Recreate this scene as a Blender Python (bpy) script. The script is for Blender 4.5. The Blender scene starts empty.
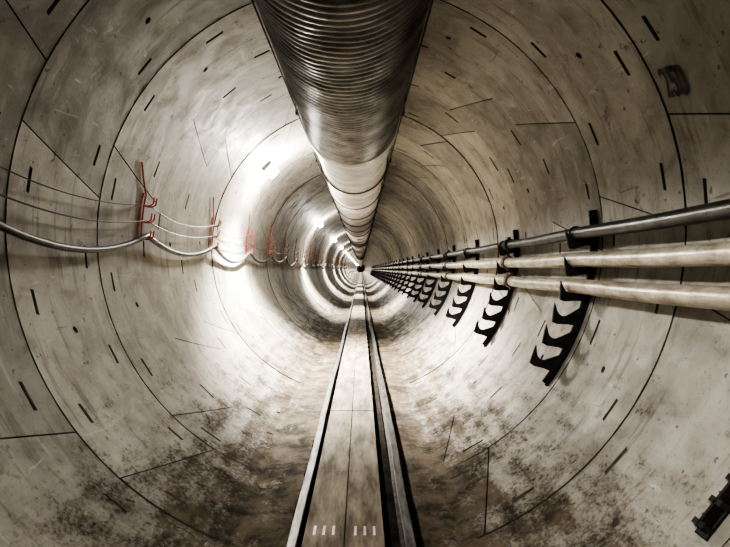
import bpy, math, random
from mathutils import Vector, Matrix, noise
random.seed(7)
pi=math.pi; rad=math.radians
CX,CZ,R=-0.12,0.38,3.0
L=1.6; Y0=-4.95          # first ring joint
NR=250
YEND=Y0+NR*L
sc=bpy.context.scene

# ---------------- mesh builder ----------------
class MB:
    def __init__(s): s.v=[];s.f=[];s.m=[];s.t=[]
    def add(s,vs,fs,mi=0,tone=0.5):
        o=len(s.v); s.v+= [tuple(p) for p in vs]
        for f in fs:
            s.f.append(tuple(i+o for i in f)); s.m.append(mi); s.t.append(tone)
    def box(s,c,d,mi=0,rot=None,b=0.0):
        x,y,z=[k/2 for k in d]
        if b<=0:
            vs=[Vector((sx*x,sy*y,sz*z)) for sx in(-1,1) for sy in(-1,1) for sz in(-1,1)]
            fs=[(0,1,3,2),(4,6,7,5),(0,4,5,1),(2,3,7,6),(0,2,6,4),(1,5,7,3)]
        else: # chamfer top edges
            vs=[Vector((sx*x,sy*y,-z)) for sx,sy in((-1,-1),(1,-1),(1,1),(-1,1))]
            vs+=[Vector((sx*x,sy*y,z-b)) for sx,sy in((-1,-1),(1,-1),(1,1),(-1,1))]
            vs+=[Vector((sx*(x-b),sy*(y-b),z)) for sx,sy in((-1,-1),(1,-1),(1,1),(-1,1))]
            fs=[(3,2,1,0),(8,9,10,11)]
            for k in range(4):
                n=(k+1)%4
                fs+=[(k,n,4+n,4+k),(4+k,4+n,8+n,8+k)]
        if rot: vs=[rot@p for p in vs]
        c=Vector(c); s.add([p+c for p in vs],fs,mi)
    def tube(s,pts,r,n=10,mi=0,cap=True):
        pts=[Vector(p) for p in pts]; vs=[];fs=[]
        up=Vector((0,0,1)); prev=None
        for i,p in enumerate(pts):
            a=pts[max(i-1,0)];b=pts[min(i+1,len(pts)-1)]
            t=(b-a).normalized()
            if prev is None:
                ref=up if abs(t.z)<.9 else Vector((1,0,0))
                n1=t.cross(ref).normalized()
            else:
                n1=(prev-t*prev.dot(t)).normalized()
            prev=n1; n2=t.cross(n1)
            rr=r[i] if isinstance(r,(list,tuple)) else r
            for k in range(n):
                a_=2*pi*k/n
                vs.append(p+n1*math.cos(a_)*rr+n2*math.sin(a_)*rr)
        for i in range(len(pts)-1):
            for k in range(n):
                k2=(k+1)%n
                fs.append((i*n+k,i*n+k2,(i+1)*n+k2,(i+1)*n+k))
        if cap:
            fs.append(tuple(range(n-1,-1,-1))); o=(len(pts)-1)*n
            fs.append(tuple(o+k for k in range(n)))
        s.add(vs,fs,mi)
    def prism(s,poly,fmap,t,mi=0):
        n=len(poly)
        vs=[fmap(a,b,-t/2) for a,b in poly]+[fmap(a,b,t/2) for a,b in poly]
        fs=[tuple(range(n-1,-1,-1)),tuple(range(n,2*n))]
        for k in range(n):
            k2=(k+1)%n; fs.append((k,k2,n+k2,n+k))
        s.add(vs,fs,mi)
    def make(s,name,mats,smooth=35,tone=False,parent=None):
        me=bpy.data.meshes.new(name); me.from_pydata(s.v,[],s.f); me.update()
        for m in mats: me.materials.append(m)
        me.polygons.foreach_set("material_index",s.m)
        if tone:
            at=me.attributes.new("tone",'FLOAT','FACE'); at.data.foreach_set("value",s.t)
        if smooth:
            me.polygons.foreach_set("use_smooth",[True]*len(me.polygons))
            me.set_sharp_from_angle(angle=rad(smooth))
        ob=bpy.data.objects.new(name,me); sc.collection.objects.link(ob)
        if parent: ob.parent=parent
        return ob

def P(th,y,r): return (CX+r*math.cos(th),y,CZ+r*math.sin(th))

# ---------------- materials ----------------
def newmat(name):
    m=bpy.data.materials.new(name); m.use_nodes=True
    nt=m.node_tree; b=nt.nodes["Principled BSDF"]; return m,nt,b
def simple(name,col,rough=.5,metal=0.,var=.25,scale=8.,bump=.0,dirt=None,stretch=(1,1,1),spec=.4):
    m,nt,b=newmat(name); N=nt.nodes.new; K=nt.links.new
    tc=N("ShaderNodeTexCoord"); mp=N("ShaderNodeMapping"); mp.inputs['Scale'].default_value=stretch
    K(tc.outputs['Object'],mp.inputs[0])
    n=N("ShaderNodeTexNoise"); n.inputs['Scale'].default_value=scale; n.inputs['Detail'].default_value=6; n.inputs['Roughness'].default_value=.65
    K(mp.outputs[0],n.inputs['Vector'])
    cr=N("ShaderNodeValToRGB"); e=cr.color_ramp.elements
    d=dirt or tuple(c*(1-var*1.6) for c in col)
    e[0].position=.36; e[0].color=(*d,1); e[1].position=.64; e[1].color=(*[min(1,c*(1+var*.5)) for c in col],1)
    K(n.outputs['Fac'],cr.inputs[0]); K(cr.outputs[0],b.inputs['Base Color'])
    mr=N("ShaderNodeMapRange"); mr.inputs[3].default_value=min(1,rough+.12); mr.inputs[4].default_value=max(.05,rough-.12)
    K(n.outputs['Fac'],mr.inputs[0]); K(mr.outputs[0],b.inputs['Roughness'])
    b.inputs['Metallic'].default_value=metal; b.inputs['Specular IOR Level'].default_value=spec
    if bump>0:
        n2=N("ShaderNodeTexNoise"); n2.inputs['Scale'].default_value=scale*6; n2.inputs['Detail'].default_value=4
        K(mp.outputs[0],n2.inputs['Vector'])
        bp=N("ShaderNodeBump"); bp.inputs['Strength'].default_value=bump; bp.inputs['Distance'].default_value=.01
        K(n2.outputs['Fac'],bp.inputs['Height']); K(bp.outputs[0],b.inputs['Normal'])
    return m

def concrete():
    m,nt,b=newmat("segment_concrete"); N=nt.nodes.new; K=nt.links.new
    def math_(op,a,b_=None,c=None):
        n=N("ShaderNodeMath"); n.operation=op
        for i,v in enumerate((a,b_,c)):
            if v is None: continue
            if isinstance(v,(int,float)): n.inputs[i].default_value=v
            else: K(v,n.inputs[i])
        return n.outputs[0]
    def mix(f,a,b_,mode='MIX'):
        n=N("ShaderNodeMix"); n.data_type='RGBA'; n.blend_type=mode
        if isinstance(f,(int,float)): n.inputs[0].default_value=f
        else: K(f,n.inputs[0])
        for i,v in ((6,a),(7,b_)):
            if isinstance(v,tuple): n.inputs[i].default_value=(*v,1)
            else: K(v,n.inputs[i])
        return n.outputs[2]
    def noi(vec,scale,detail=5,rough=.6,dist=0.):
        n=N("ShaderNodeTexNoise"); n.inputs['Scale'].default_value=scale; n.inputs['Detail'].default_value=detail; n.inputs['Roughness'].default_value=rough
        n.inputs['Distortion'].default_value=dist
        K(vec,n.inputs['Vector']); return n.outputs['Fac']
    def ramp(v,a,b_,lo=0.,hi=1.):
        if a>b_: a,b_,lo,hi=b_,a,hi,lo
        n=N("ShaderNodeMapRange"); n.interpolation_type='SMOOTHSTEP'
        K(v,n.inputs[0]); n.inputs[1].default_value=a;n.inputs[2].default_value=b_;n.inputs[3].default_value=lo;n.inputs[4].default_value=hi
        return n.outputs[0]
    tc=N("ShaderNodeTexCoord"); sp=N("ShaderNodeSeparateXYZ"); K(tc.outputs['Object'],sp.inputs[0])
    x=math_('SUBTRACT',sp.outputs[0],CX); z=math_('SUBTRACT',sp.outputs[2],CZ); y=sp.outputs[1]
    th=math_('ARCTAN2',x,math_('MULTIPLY',z,-1.))    # 0 at the invert, seam at the crown
    arc=math_('MULTIPLY',th,R)
    def cv(sa,sy,off=0.):
        c=N("ShaderNodeCombineXYZ"); K(math_('MULTIPLY',arc,sa),c.inputs[0]); K(math_('MULTIPLY',y,sy),c.inputs[1]); c.inputs[2].default_value=off; return c.outputs[0]
    obj=tc.outputs['Object']
    at=N("ShaderNodeAttribute"); at.attribute_name="tone"; tone=at.outputs['Fac']
    big=noi(obj,.7,5,.6); med=noi(obj,2.6,7,.66,.5); fine=noi(obj,26,5,.7); spk=noi(obj,11,3,.5)
    drip=noi(cv(.7,5.5),1.1,7,.72)            # runs down the wall
    drag=noi(cv(5.,.6),1.0,5,.6)              # along tunnel
    scr=noi(cv(7.,1.1,4.),1.1,4,.6,1.2)       # scuffs
    col=mix(ramp(big,.34,.66),(.225,.208,.180),(.335,.316,.278))
    col=mix(math_('MULTIPLY',ramp(med,.44,.62),.40),col,(.41,.392,.348))
    col=mix(math_('MULTIPLY',ramp(med,.44,.34),.38),col,(.14,.118,.092))
    tn=N("ShaderNodeCombineXYZ"); tv=ramp(tone,0,1,.70,1.14)
    for i in range(3): K(tv,tn.inputs[i])
    col=mix(1.,col,tn.outputs[0],'MULTIPLY')
    col=mix(math_('MULTIPLY',ramp(drip,.54,.66),.55),col,(.10,.080,.056))
    col=mix(math_('MULTIPLY',ramp(drip,.42,.32),.30),col,(.55,.53,.475))
    sc2=noi(cv(1.2,1.),1.9,9,.76)
    col=mix(math_('MULTIPLY',ramp(sc2,.59,.64),.55),col,(.085,.066,.046))
    col=mix(math_('MULTIPLY',ramp(sc2,.38,.33),.25),col,(.58,.56,.51))
    col=mix(math_('MULTIPLY',ramp(scr,.65,.70),.35),col,(.56,.54,.49))
    col=mix(math_('MULTIPLY',ramp(scr,.32,.27),.5),col,(.08,.065,.05))
    col=mix(math_('MULTIPLY',ramp(fine,.60,.68),.5),col,(.08,.068,.052))
    col=mix(math_('MULTIPLY',ramp(spk,.69,.72),.7),col,(.05,.042,.032))
    a=math_('ABSOLUTE',th)
    e0=math_('ADD',a,math_('MULTIPLY',math_('SUBTRACT',sc2,.5),1.7))
    e0=math_('ADD',e0,math_('MULTIPLY',math_('SUBTRACT',drag,.5),1.0))
    edge=math_('ADD',e0,math_('MULTIPLY',math_('SUBTRACT',fine,.5),1.3))
    mud=ramp(edge,.84,.32)
    grime=ramp(e0,1.15,.30)
    col=mix(math_('MULTIPLY',grime,.48),col,(.09,.070,.048))
    mudc=mix(ramp(med,.36,.62),(.024,.018,.011),(.105,.082,.055))
    mudc=mix(math_('MULTIPLY',ramp(fine,.50,.66),.7),mudc,(.015,.012,.008))
    col=mix(math_('MULTIPLY',mud,.92),col,mudc)
    K(col,b.inputs['Base Color'])
    K(math_('ADD',ramp(med,.3,.7,.66,.46),math_('MULTIPLY',mud,.25)),b.inputs['Roughness'])
    K(ramp(mud,0,1,.30,.10),b.inputs['Specular IOR Level'])
    h=math_('ADD',math_('MULTIPLY',med,.8),math_('MULTIPLY',fine,.25)); h=math_('ADD',h,math_('MULTIPLY',mud,math_('MULTIPLY',fine,1.8)))
    bp=N("ShaderNodeBump"); bp.inputs['Strength'].default_value=.5; bp.inputs['Distance'].default_value=.014
    K(h,bp.inputs['Height']); K(bp.outputs[0],b.inputs['Normal'])
    return m
M_con=concrete()
M_grout=simple("joint_gasket_dark",(.035,.03,.025),.9)
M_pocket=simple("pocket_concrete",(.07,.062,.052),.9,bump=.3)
M_duct=simple("duct_flexible_steel",(.20,.197,.19),.42,.7,var=.4,scale=3,bump=.25)
M_duct2=simple("duct_galvanised_sheet",(.64,.63,.60),.42,.40,var=.25,scale=2.5,bump=.15)
M_rail=simple("rail_steel_rusty",(.035,.027,.02),.65,.2,var=.4,scale=12,bump=.4,spec=.2)
M_railtop=simple("rail_head_worn",(.115,.113,.112),.45,.5,var=.5,scale=5,stretch=(3,.6,3))
M_plate=simple("walkway_plate_dusty",(.22,.190,.148),.7,0.,var=.35,scale=3,bump=.5,dirt=(.085,.068,.048),stretch=(2.5,.5,1),spec=.2)
M_tread=simple("tread_strip_worn",(.60,.58,.53),.45,.2,var=.2)
M_mud_gap_shade=simple("sleeper_muddy_timber_gap_shade",(.022,.017,.012),.95,0.,var=.45,scale=5,bump=1.,spec=.1)
M_pipe=simple("pipe_painted_grey",(.50,.468,.40),.36,.25,var=.3,scale=4,bump=.2,dirt=(.27,.23,.17),stretch=(2,.9,2))
M_pipedark=simple("pipe_black_steel",(.04,.039,.039),.36,.2,var=.4,scale=5,bump=.15)
M_black=simple("bracket_black_steel",(.015,.014,.013),.6,.1,var=.4,spec=.2)
M_coup=simple("coupling_iron",(.08,.06,.05),.55,.4)
M_cable=simple("cable_grey_sheath",(.065,.065,.068),.42,0.,var=.3)
M_wire=simple("wire_dark",(.03,.028,.026),.5)
M_red=simple("hanger_red_paint",(.34,.04,.028),.5,0.,var=.4,scale=20)
M_paint=simple("stencil_paint_black",(.035,.03,.026),.7)
M_house=simple("lamp_housing_grey",(.55,.55,.53),.5)
M_lens,nt,b=newmat("lamp_lens_lit")
b.inputs['Base Color'].default_value=(.9,.9,.88,1); b.inputs['Emission Color'].default_value=(1,.96,.88,1); b.inputs['Emission Strength'].default_value=200

# ---------------- tunnel lining ----------------
mb=MB()
PAT=[0,66,132,198,264,330,360]; SL=rad(9.2)
special={5:10,6:96,7:27,8:76,9:140,10:50}   # ring index -> base angle
g=.008
for k in range(NR):
    y0=Y0+k*L+g; y1=Y0+(k+1)*L-g; H=y1-y0
    base=special.get(k, random.choice([10,27,50,76,96,140,205]))
    detail=(k<34)
    RK=R+random.uniform(-.008,.008) if k!=5 else R
    for j in range(6):
        a0=rad(base+PAT[j])+g*.8/R; a1=rad(base+PAT[j+1])-g*.8/R; W=(a1-a0)*R
        tone=random.random(); RP=RK+random.uniform(-.002,.002)
        rects=[]; holes=[]
        if detail:
            ns=3 if j<5 else 1
            for row,vc in ((0,.17),(1,.83)):
                for q in range(ns):
                    if random.random()<.32: continue
                    uc=(q+.5)/ns+(.06 if row else -.05)
                    hl=random.uniform(.11,.15)/W; hv=.022/H
                    rects.append((uc-hl,uc+hl,vc-hv,vc+hv))
            if j<5:
                for uc in (.5,):
                    holes.append((uc-.05/W,uc+.05/W,.5-.05/H,.5+.05/H))
        nu=max(4,int((PAT[j+1]-PAT[j])/(3.3 if detail else 6)))
        us=[i/nu for i in range(nu+1)]; vs_=[0,1.]
        for r_ in rects+holes:
            us=[u for u in us if not (r_[0]-.004<u<r_[1]+.004)]
            us+= [r_[0],r_[1]]; vs_+=[r_[2],r_[3]]
        us=sorted(set(round(u,5) for u in us)); vs_=sorted(set(round(v,5) for v in vs_))
        def TH(u,v): return a0+(a1-a0)*u+SL*v
        def Q(u,v,dr=0.): return P(TH(u,v),y0+H*v,RP+dr)
        nU,nV=len(us),len(vs_)
        grid=[Q(u,v) for v in vs_ for u in us]
        fs=[]
        for vi in range(nV-1):
            for ui in range(nU-1):
                um=(us[ui]+us[ui+1])/2; vm=(vs_[vi]+vs_[vi+1])/2
                if any(a<um<b_ and c<vm<d for a,b_,c,d in rects+holes): continue
                fs.append((vi*nU+ui,vi*nU+ui+1,(vi+1)*nU+ui+1,(vi+1)*nU+ui))
        mb.add(grid,fs,0,tone)
        for vi,(vv) in ((0,0),(nV-1,1.)):
            mb.add([Q(u,vv) for u in us]+[Q(u,vv,.1) for u in us],[(i,i+1,nU+i+1,nU+i) for i in range(nU-1)],1)
        for uu in (0,1.):
            mb.add([Q(uu,v) for v in vs_]+[Q(uu,v,.1) for v in vs_],[(i,i+1,nV+i+1,nV+i) for i in range(nV-1)],1)
        for a,b_,c,d in rects:
            du=(b_-a)*.22; dv=(d-c)*.12
            vs2=[Q(a,c),Q(b_,c),Q(b_,d),Q(a,d),Q(a+du,c+dv,.06),Q(b_-du,c+dv,.06),Q(b_-du,d-dv,.06),Q(a+du,d-dv,.06)]
            mb.add(vs2,[(4,5,6,7),(0,1,5,4),(1,2,6,5),(2,3,7,6),(3,0,4,7)],2)
        for a,b_,c,d in holes:
            um,vm=(a+b_)/2,(c+d)/2; sq=[];ci=[];cb=[]
            for i in range(16):
                t=2*pi*i/16+pi/4; co,si=math.cos(t),math.sin(t); mx=max(abs(co),abs(si))
                hu,hv=(b_-a)/2,(d-c)/2
                sq.append(Q(um+hu*co/mx,vm+hv*si/mx)); ci.append(Q(um+hu*co*.72,vm+hv*si*.72)); cb.append(Q(um+hu*co*.6,vm+hv*si*.6,.06))
            mb.add(sq+ci,[(i,(i+1)%16,16+(i+1)%16,16+i) for i in range(16)],0,tone)
            mb.add(ci+cb,[(i,(i+1)%16,16+(i+1)%16,16+i) for i in range(16)]+[tuple(range(16,32))],2)
n=64
mb.add([P(2*pi*i/n,y,R+.12) for y in (Y0,YEND) for i in range(n)],[(i,(i+1)%n,n+(i+1)%n,n+i) for i in range(n)],1)
wall=mb.make("wall_tunnel_lining",[M_con,M_grout,M_pocket],30,tone=True)
for nm,yy,mt in (("back_light_cap",Y0,M_grout),("wall_far",YEND,M_con)):  # back cap is added, unseen behind the camera, to block world light
    q=MB(); q.add([P(2*pi*i/n,yy,R+.12) for i in range(n)],[tuple(range(n))]); q.make(nm,[mt],0)

# ---------------- mud floor ----------------
q=MB(); nx=48; ys=[]; y=Y0
while y<YEND: ys.append(y); y+=.06 if y<12 else (.4 if y<50 else 4)
vs=[]
for y in ys:
    for i in range(nx+1):
        u=-1+2*i/nx; x=CX+u*1.22
        nz=noise.noise(Vector((x*2.3,y*1.3,0)))*.03+noise.noise(Vector((x*6,y*5,3)))*.018+noise.noise(Vector((x*17,y*15,8)))*.007
        circ=CZ-math.sqrt(R*R-(x-CX)**2)
        flat=-2.425+nz
        if -.48<x<.2: flat-=.03
        z=max(flat,circ+.012+nz*.5) if abs(u)<.93 else circ+.012-(abs(u)-.93)*.8+nz*.5
        vs.append((x,y,z))
fs=[(a*(nx+1)+i,a*(nx+1)+i+1,(a+1)*(nx+1)+i+1,(a+1)*(nx+1)+i) for a in range(len(ys)-1) for i in range(nx)]
q.add(vs,fs); q.make("floor",[M_con],80,tone=True)

# ---------------- rails ----------------
ZT=-2.22
prof=[(-.065,-.14),(.065,-.14),(.065,-.128),(.012,-.112),(.010,-.045),(.04,-.035),(.042,-.008),(.034,0),(-.034,0),(-.042,-.008),(-.04,-.035),(-.010,-.045),(-.012,-.112),(-.065,-.128)]
for xr in (-.57,.41):
    q=MB(); npf=len(prof); yy=[Y0+.1]
    while yy[-1]<YEND-1: yy.append(yy[-1]+(1.0 if yy[-1]<40 else 12))
    vs=[(xr+a+.008*math.sin(y*.7+xr*4)+.004*math.sin(y*2.1),y,ZT+b_) for y in yy for a,b_ in prof]
    for s in range(len(yy)-1):
        for i in range(npf):
            i2=(i+1)%npf
            q.f.append((s*npf+i,s*npf+i2,(s+1)*npf+i2,(s+1)*npf+i)); q.m.append(1 if i in(6,7,8) else 0); q.t.append(0)
    q.v=vs
    q.make("rail",[M_rail,M_railtop],40)
q=MB(); y=.2
while y<120:
    q.box((-.08,y,ZT-.192),(1.16,.20,.09),0,b=.015)
    y+=1.0
for xx in (.30,):   # dark strip added as painted shade, fills the gap beside the rail
    q.box((xx,60,ZT-.135),(.075,130,.03),0,b=.006)
q.make("track_sleepers_gap_shade",[M_mud_gap_shade,M_rail],30)

# ---------------- walkway plates ----------------
q=MB(); y=-1.5; pl=2.45
while y<YEND-4:
    Lp=pl if y<60 else 12
    for xa,xb in ((-.480,-.140),(-.133,.195)):
        dz=random.uniform(-.004,.004)
        q.box(((xa+xb)/2,y+Lp/2,ZT-.035+dz),(xb-xa,Lp-.003,.045),0,b=.004)
        if y<4:
            for xx in (xa+.085,xa+.165,xa+.245):
                q.box((xx,y+1.08,ZT-.0115+dz),(.020,.15,.003),1)
    y+=Lp
for xx in (-.43,-.02,.15):
    q.tube([(xx,-1,ZT-.10),(xx,YEND-5,ZT-.10)],.042,6,2)
q.make("walkway_plates",[M_plate,M_tread,M_rail],30)

# ---------------- ventilation duct ----------------
DX,DZ,DR=-.15,2.37,.72
PT=.095
q=MB(); prof=[]; y=Y0+.1
while y<8.3:
    ph=(y/PT)%1.0
    prof.append((y,DR-.002+.019*abs(math.sin(pi*ph)) ,0)); y+=PT/6
prof+= [(8.32,DR+.03,1),(8.34,DR+.035,1),(8.46,DR+.035,1),(8.48,DR-.02,1)]
y=8.5
while y<YEND-3:
    seg=3.0 if y<70 else 20
    nrib=1 if y<11 else (2 if y<14 else 5)
    for i in range(nrib):
        a=y+seg*i/nrib; w=seg/nrib
        prof+=[(a+.02,DR-.03,1),(a+w-.09,DR-.03,1),(a+w-.075,DR-.008,1),(a+w-.02,DR-.008,1)]
    y+=seg
n=72; vs=[]
for (yy,r,m) in prof:
    for i in range(n):
        t=2*pi*i/n
        wob=.014*noise.noise(Vector((math.cos(t)*2,yy*2.2,math.sin(t)*2))) if m==0 else 0
        sh=.018*noise.noise(Vector((math.cos(t)*1.5+7,yy*1.2,math.sin(t)*1.5))) if m==0 and yy<8.2 else 0
        sag=-.012*math.cos(yy*2*pi/3.0)
        vs.append((DX+(r+wob)*math.cos(t),yy+sh,DZ+sag+(r+wob)*math.sin(t)))
q.v=vs
for s in range(len(prof)-1):
    for i in range(n):
        i2=(i+1)%n
        q.f.append((s*n+i,s*n+i2,(s+1)*n+i2,(s+1)*n+i)); q.m.append(prof[s+1][2]); q.t.append(0)
y=11.5
while y<100:
    ring=[(DX+(DR+.0)*math.cos(2*pi*i/40),y,DZ+(DR+.0)*math.sin(2*pi*i/40)) for i in range(41)]
    q.tube(ring,.032,6,2,cap=False); y+=3.0
for s,ang in ((-1,rad(196)),(1,rad(-16))):
    xx=DX+(DR+.035)*math.cos(ang); zz=DZ+(DR+.035)*math.sin(ang)
    q.tube([(xx,Y0+.2,zz),(xx,100,zz)],.010,6,3)
    y=.9
    while y<60:
        q.box((xx+s*.01,y,zz),(.03,.07,.07),3)
        top=CZ+math.sqrt(R*R-(xx+s*.12-CX)**2)
        q.tube([(xx+s*.02,y,zz),(xx+s*.06,y,DZ+.3),(xx+s*.12,y,top+.02)],.008,6,3)
        y+=3.2
q.make("ventilation_duct",[M_duct,M_duct2,M_coup,M_black],32)

# ---------------- wall pipes ----------------
BY=[2.75]+[6.4+3.2*i for i in range(39)]
pipes=[("compressed_air_pipe",2.615,.43,.072,M_pipedark),("water_pipe",2.60,.112,.088,M_pipe),("water_pipe",2.58,-.205,.088,M_pipe)]
for nm,px,pz,pr,mt in pipes:
    q=MB(); pts=[]; y=Y0+.1
    while y<YEND-2:
        pts.append((px+.004*math.sin(y*1.1+pz*9),y,pz-.006+.006*math.cos(2*pi*y/3.2))); y+=.4 if y<40 else 6
    q.tube(pts,pr,24,0)
    yc=9.3 if pz>-.1 else 9.05
    y=yc
    while y<120:
        q.tube([(px,y-.075,pz),(px,y-.07,pz),(px,y+.07,pz),(px,y+.075,pz)],[pr+.005,pr+.03,pr+.03,pr+.005],24,1)
        q.box((px,y,pz+pr+.035),(.05,.07,.05),1); q.box((px,y,pz-pr-.035),(.05,.07,.05),1)
        y+=6.4
    for yb in BY:
        if pz>.3:
            q.tube([(px+(pr+.008)*math.cos(t),yb,pz+(pr+.008)*math.sin(t)) for t in [2*pi*i/16 for i in range(17)]],.014,6,1,cap=False)
    q.make(nm,[mt,M_coup if pz<.3 else M_black],40)

tooth=[(.03,-.15),(.15,-.17),(.27,-.205),(.33,-.20),(.365,-.05),(.375,.03),(.325,-.045),(.29,-.08),(.245,-.095),(.195,-.08),(.14,-.02),(.08,.05),(.03,.15)]
for yb in BY:
    q=MB()
    A=[rad(6.5-i*1.55) for i in range(int(46/1.6)+1)]
    def strip(r0,r1,ya,yb_,mi=0):
        vs=[]
        for a in A:
            vs+=[P(a,ya,r0),P(a,yb_,r0),P(a,yb_,r1),P(a,ya,r1)]
        fs=[]
        for i in range(len(A)-1):
            for k in range(4):
                k2=(k+1)%4; fs.append((i*4+k,i*4+k2,i*4+4+k2,i*4+4+k))
        fs+=[(0,1,2,3),tuple(len(vs)-4+k for k in (3,2,1,0))]
        q.add(vs,fs,mi)
    strip(R-.010,R-.022,yb-.04,yb+.04)
    strip(R-.015,R-.09,yb-.012,yb+.012)
    cents=[(2.615,.45),(2.60,.112),(2.58,-.205)]
    angs=[math.atan2(czp-CZ,cxp-CX) for cxp,czp in cents]
    st=rad(6.15)
    while angs[-1]-st>rad(-36): angs.append(angs[-1]-st)
    rc=math.hypot(2.60-CX,.112-CZ)
    for a in angs:
        er=Vector((math.cos(a),0,math.sin(a))); et=Vector((-math.sin(a),0,math.cos(a))); C=Vector((CX,yb,CZ))
        def fm(i,t,w): return C+er*(R-i)+et*t+Vector((0,w,0))
        q.prism([(i+(R-rc-.245 if i>.05 else 0),t) for i,t in tooth],fm,.03)
    for a in (rad(5),rad(-37)):
        q.tube([Vector(P(a,yb-.035,R-.02)),Vector(P(a,yb-.035,R-.05))],.016,6)
    q.make("pipe_support_bracket",[M_black],30)

# ---------------- cables + hangers (left wall) ----------------
def wx(z): return CX-math.sqrt(R*R-(z-CZ)**2)
HY=[.6+3.4*i for i in range(32)]
def sagline(zh,sag,inset):
    pts=[]
    for i in range(len(HY)-1):
        s=sag*(1+random.uniform(-.25,.25)) ; n_=14 if HY[i]<40 else 6
        for k in range(n_):
            u=k/n_; z=zh-s*4*u*(1-u)
            pts.append((wx(z)+inset-.03*math.sin(pi*u),HY[i]+u*3.4,z))
    pts.append((wx(zh)+inset,HY[-1],zh)); return pts
q=MB(); q.tube([(wx(.47)+.13,-3,.4)]+sagline(.47,.27,.13),.036,12,0)
q.make("power_cable",[M_cable],50)
for zh,sg,ins,r in ((.90,.16,.10,.006),(.68,.13,.11,.009)):
    q=MB(); q.tube([(wx(zh)+ins,-3,zh-.05)]+sagline(zh,sg,ins),r,6); q.make("signal_wire",[M_wire],50)
for hy in HY:
    q=MB()
    for dy in (-.05,.05):
        q.tube([(wx(z)+.025,hy+dy,z) for z in (1.05,.95,.8,.65,.5,.40)],.011,6)
    for z in (1.05,.40):
        q.tube([(wx(z)+.025,hy-.05,z),(wx(z)+.025,hy+.05,z)],.011,6)
    for z in (.90,.68,.47):
        w=wx(z); rr=.045 if z<.5 else .02
        zl=z-rr-.008
        for dy in (-.05,.05):
            q.tube([(w+.02,hy+dy,zl+.03),(w+.07,hy+dy,zl),(w+.14,hy+dy,zl),(w+.19,hy+dy,zl+.03),(w+.205,hy+dy,zl+.12)],.010,6)
    q.tube([(wx(1.05)+.03,hy+.02,1.05),(wx(1.25)+.025,hy-.18,1.25),(wx(1.42)+.02,hy-.35,1.42)],.011,6)
    q.make("cable_hanger",[M_red],40)

# ---------------- lamps ----------------
th=rad(135.6)
LY=[-3.2,12.9]+[28.6+15.6*i for i in range(23)]
for i,ly in enumerate(LY):
    er=Vector((math.cos(th),0,math.sin(th))); et=Vector((-math.sin(th),0,math.cos(th))); C=Vector((CX,ly,CZ))
    rot=Matrix((et,(0,1,0),-er)).transposed()
    q=MB()
    q.box(C+er*(R-.07),(.26,.70,.06),0,rot)
    q.box(C+er*(R-.025),(.06,.5,.030),0,rot)
    q.box(C+er*(R-.145),(.26,.68,.11),1,rot,b=.05)
    lamp=q.make("tunnel_lamp",[M_house,M_lens],30)
    ld=bpy.data.lights.new("lamp_beam",'SPOT'); ld.energy=(3300 if i==0 else (16000 if i==1 else 11000)); ld.shadow_soft_size=.16; ld.color=(1,.955,.87)
    ld.spot_size=rad(152 if i==0 else (112 if i==1 else 96)); ld.spot_blend=.65
    lo=bpy.data.objects.new("lamp_beam",ld); sc.collection.objects.link(lo); lo.location=C+er*(R-.26); lo.parent=lamp
    tgt=Vector((CX-1.0,ly-.3,CZ-3.0)) if i else Vector((CX+.4,ly+3.0,CZ-2.2))
    lo.rotation_euler=(tgt-lo.location).to_track_quat('-Z','Y').to_euler()
    ld=bpy.data.lights.new("lamp_spill",'POINT'); ld.energy=(80 if i==0 else (850 if i==1 else 300)); ld.shadow_soft_size=.14; ld.color=(1,.955,.87)
    lo=bpy.data.objects.new("lamp_spill",ld); sc.collection.objects.link(lo); lo.location=C+er*(R-.40); lo.parent=lamp

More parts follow.
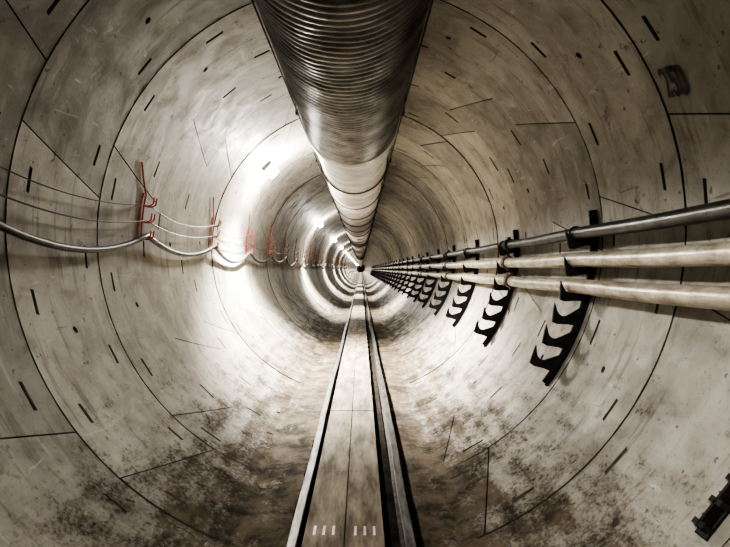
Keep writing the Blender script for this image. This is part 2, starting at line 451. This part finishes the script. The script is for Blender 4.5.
# ---------------- stencil 250 ----------------
cu=bpy.data.curves.new("ring_number_stencil",'FONT'); cu.body="250"; cu.size=.36; cu.align_x='CENTER'; cu.align_y='CENTER'; cu.offset=.009
to=bpy.data.objects.new("tmp_txt",cu); sc.collection.objects.link(to)
bpy.context.view_layer.update()
me=bpy.data.meshes.new_from_object(to.evaluated_get(bpy.context.evaluated_depsgraph_get()))
bpy.data.objects.remove(to)
tha=math.atan2(1.61-CZ,2.62-CX)
for v in me.vertices:
    u,w=v.co.x,v.co.y
    v.co=Vector(P(tha+(w-.12*u-.05)/R,4.41-u*.52,R-.014))
me.materials.clear(); me.materials.append(M_paint)
so=bpy.data.objects.new("ring_number_stencil",me); sc.collection.objects.link(so)

# ---------------- lower right wall bracket ----------------
c=Vector((2.25,3.24,-1.48)); a=math.atan2(c.z-CZ,c.x-CX)
er=Vector((math.cos(a),0,math.sin(a))); et=Vector((-math.sin(a),0,math.cos(a)))
q=MB(); rot=Matrix((et,(0,1,0),-er)).transposed(); C=Vector((CX,c.y-.04,CZ))
q.box(C+er*(R-.025),(.46,.10,.024),0,rot,b=.006)
q.box(C+er*(R-.06),(.40,.02,.06),0,rot)
for s in (-1,0,1):
    q.box(C+er*(R-.06)+et*.17*s,(.04,.10,.06),0,rot)
    p=C+er*(R-.035)+et*(.17*s+.06)+Vector((0,.02,0)); q.tube([p,p-er*.03],.018,6,1); q.tube([p,p-er*.05],.009,6,1)
q.make("anchor_bracket",[M_black,M_coup],30)

# ---------------- world, camera ----------------
w=bpy.data.worlds.new("World"); sc.world=w; w.use_nodes=True
w.node_tree.nodes["Background"].inputs[0].default_value=(.02,.018,.015,1)
cam=bpy.data.cameras.new("Camera"); cam.lens=26.0; cam.sensor_width=36; cam.clip_end=1000; cam.clip_start=.05
co=bpy.data.objects.new("Camera",cam); sc.collection.objects.link(co)
co.location=(0,0,0); co.rotation_euler=(pi/2-.0085,0,-.0076); sc.camera=co
sc.view_settings.view_transform='AgX'; sc.view_settings.look='AgX - High Contrast'; sc.view_settings.exposure=0.0
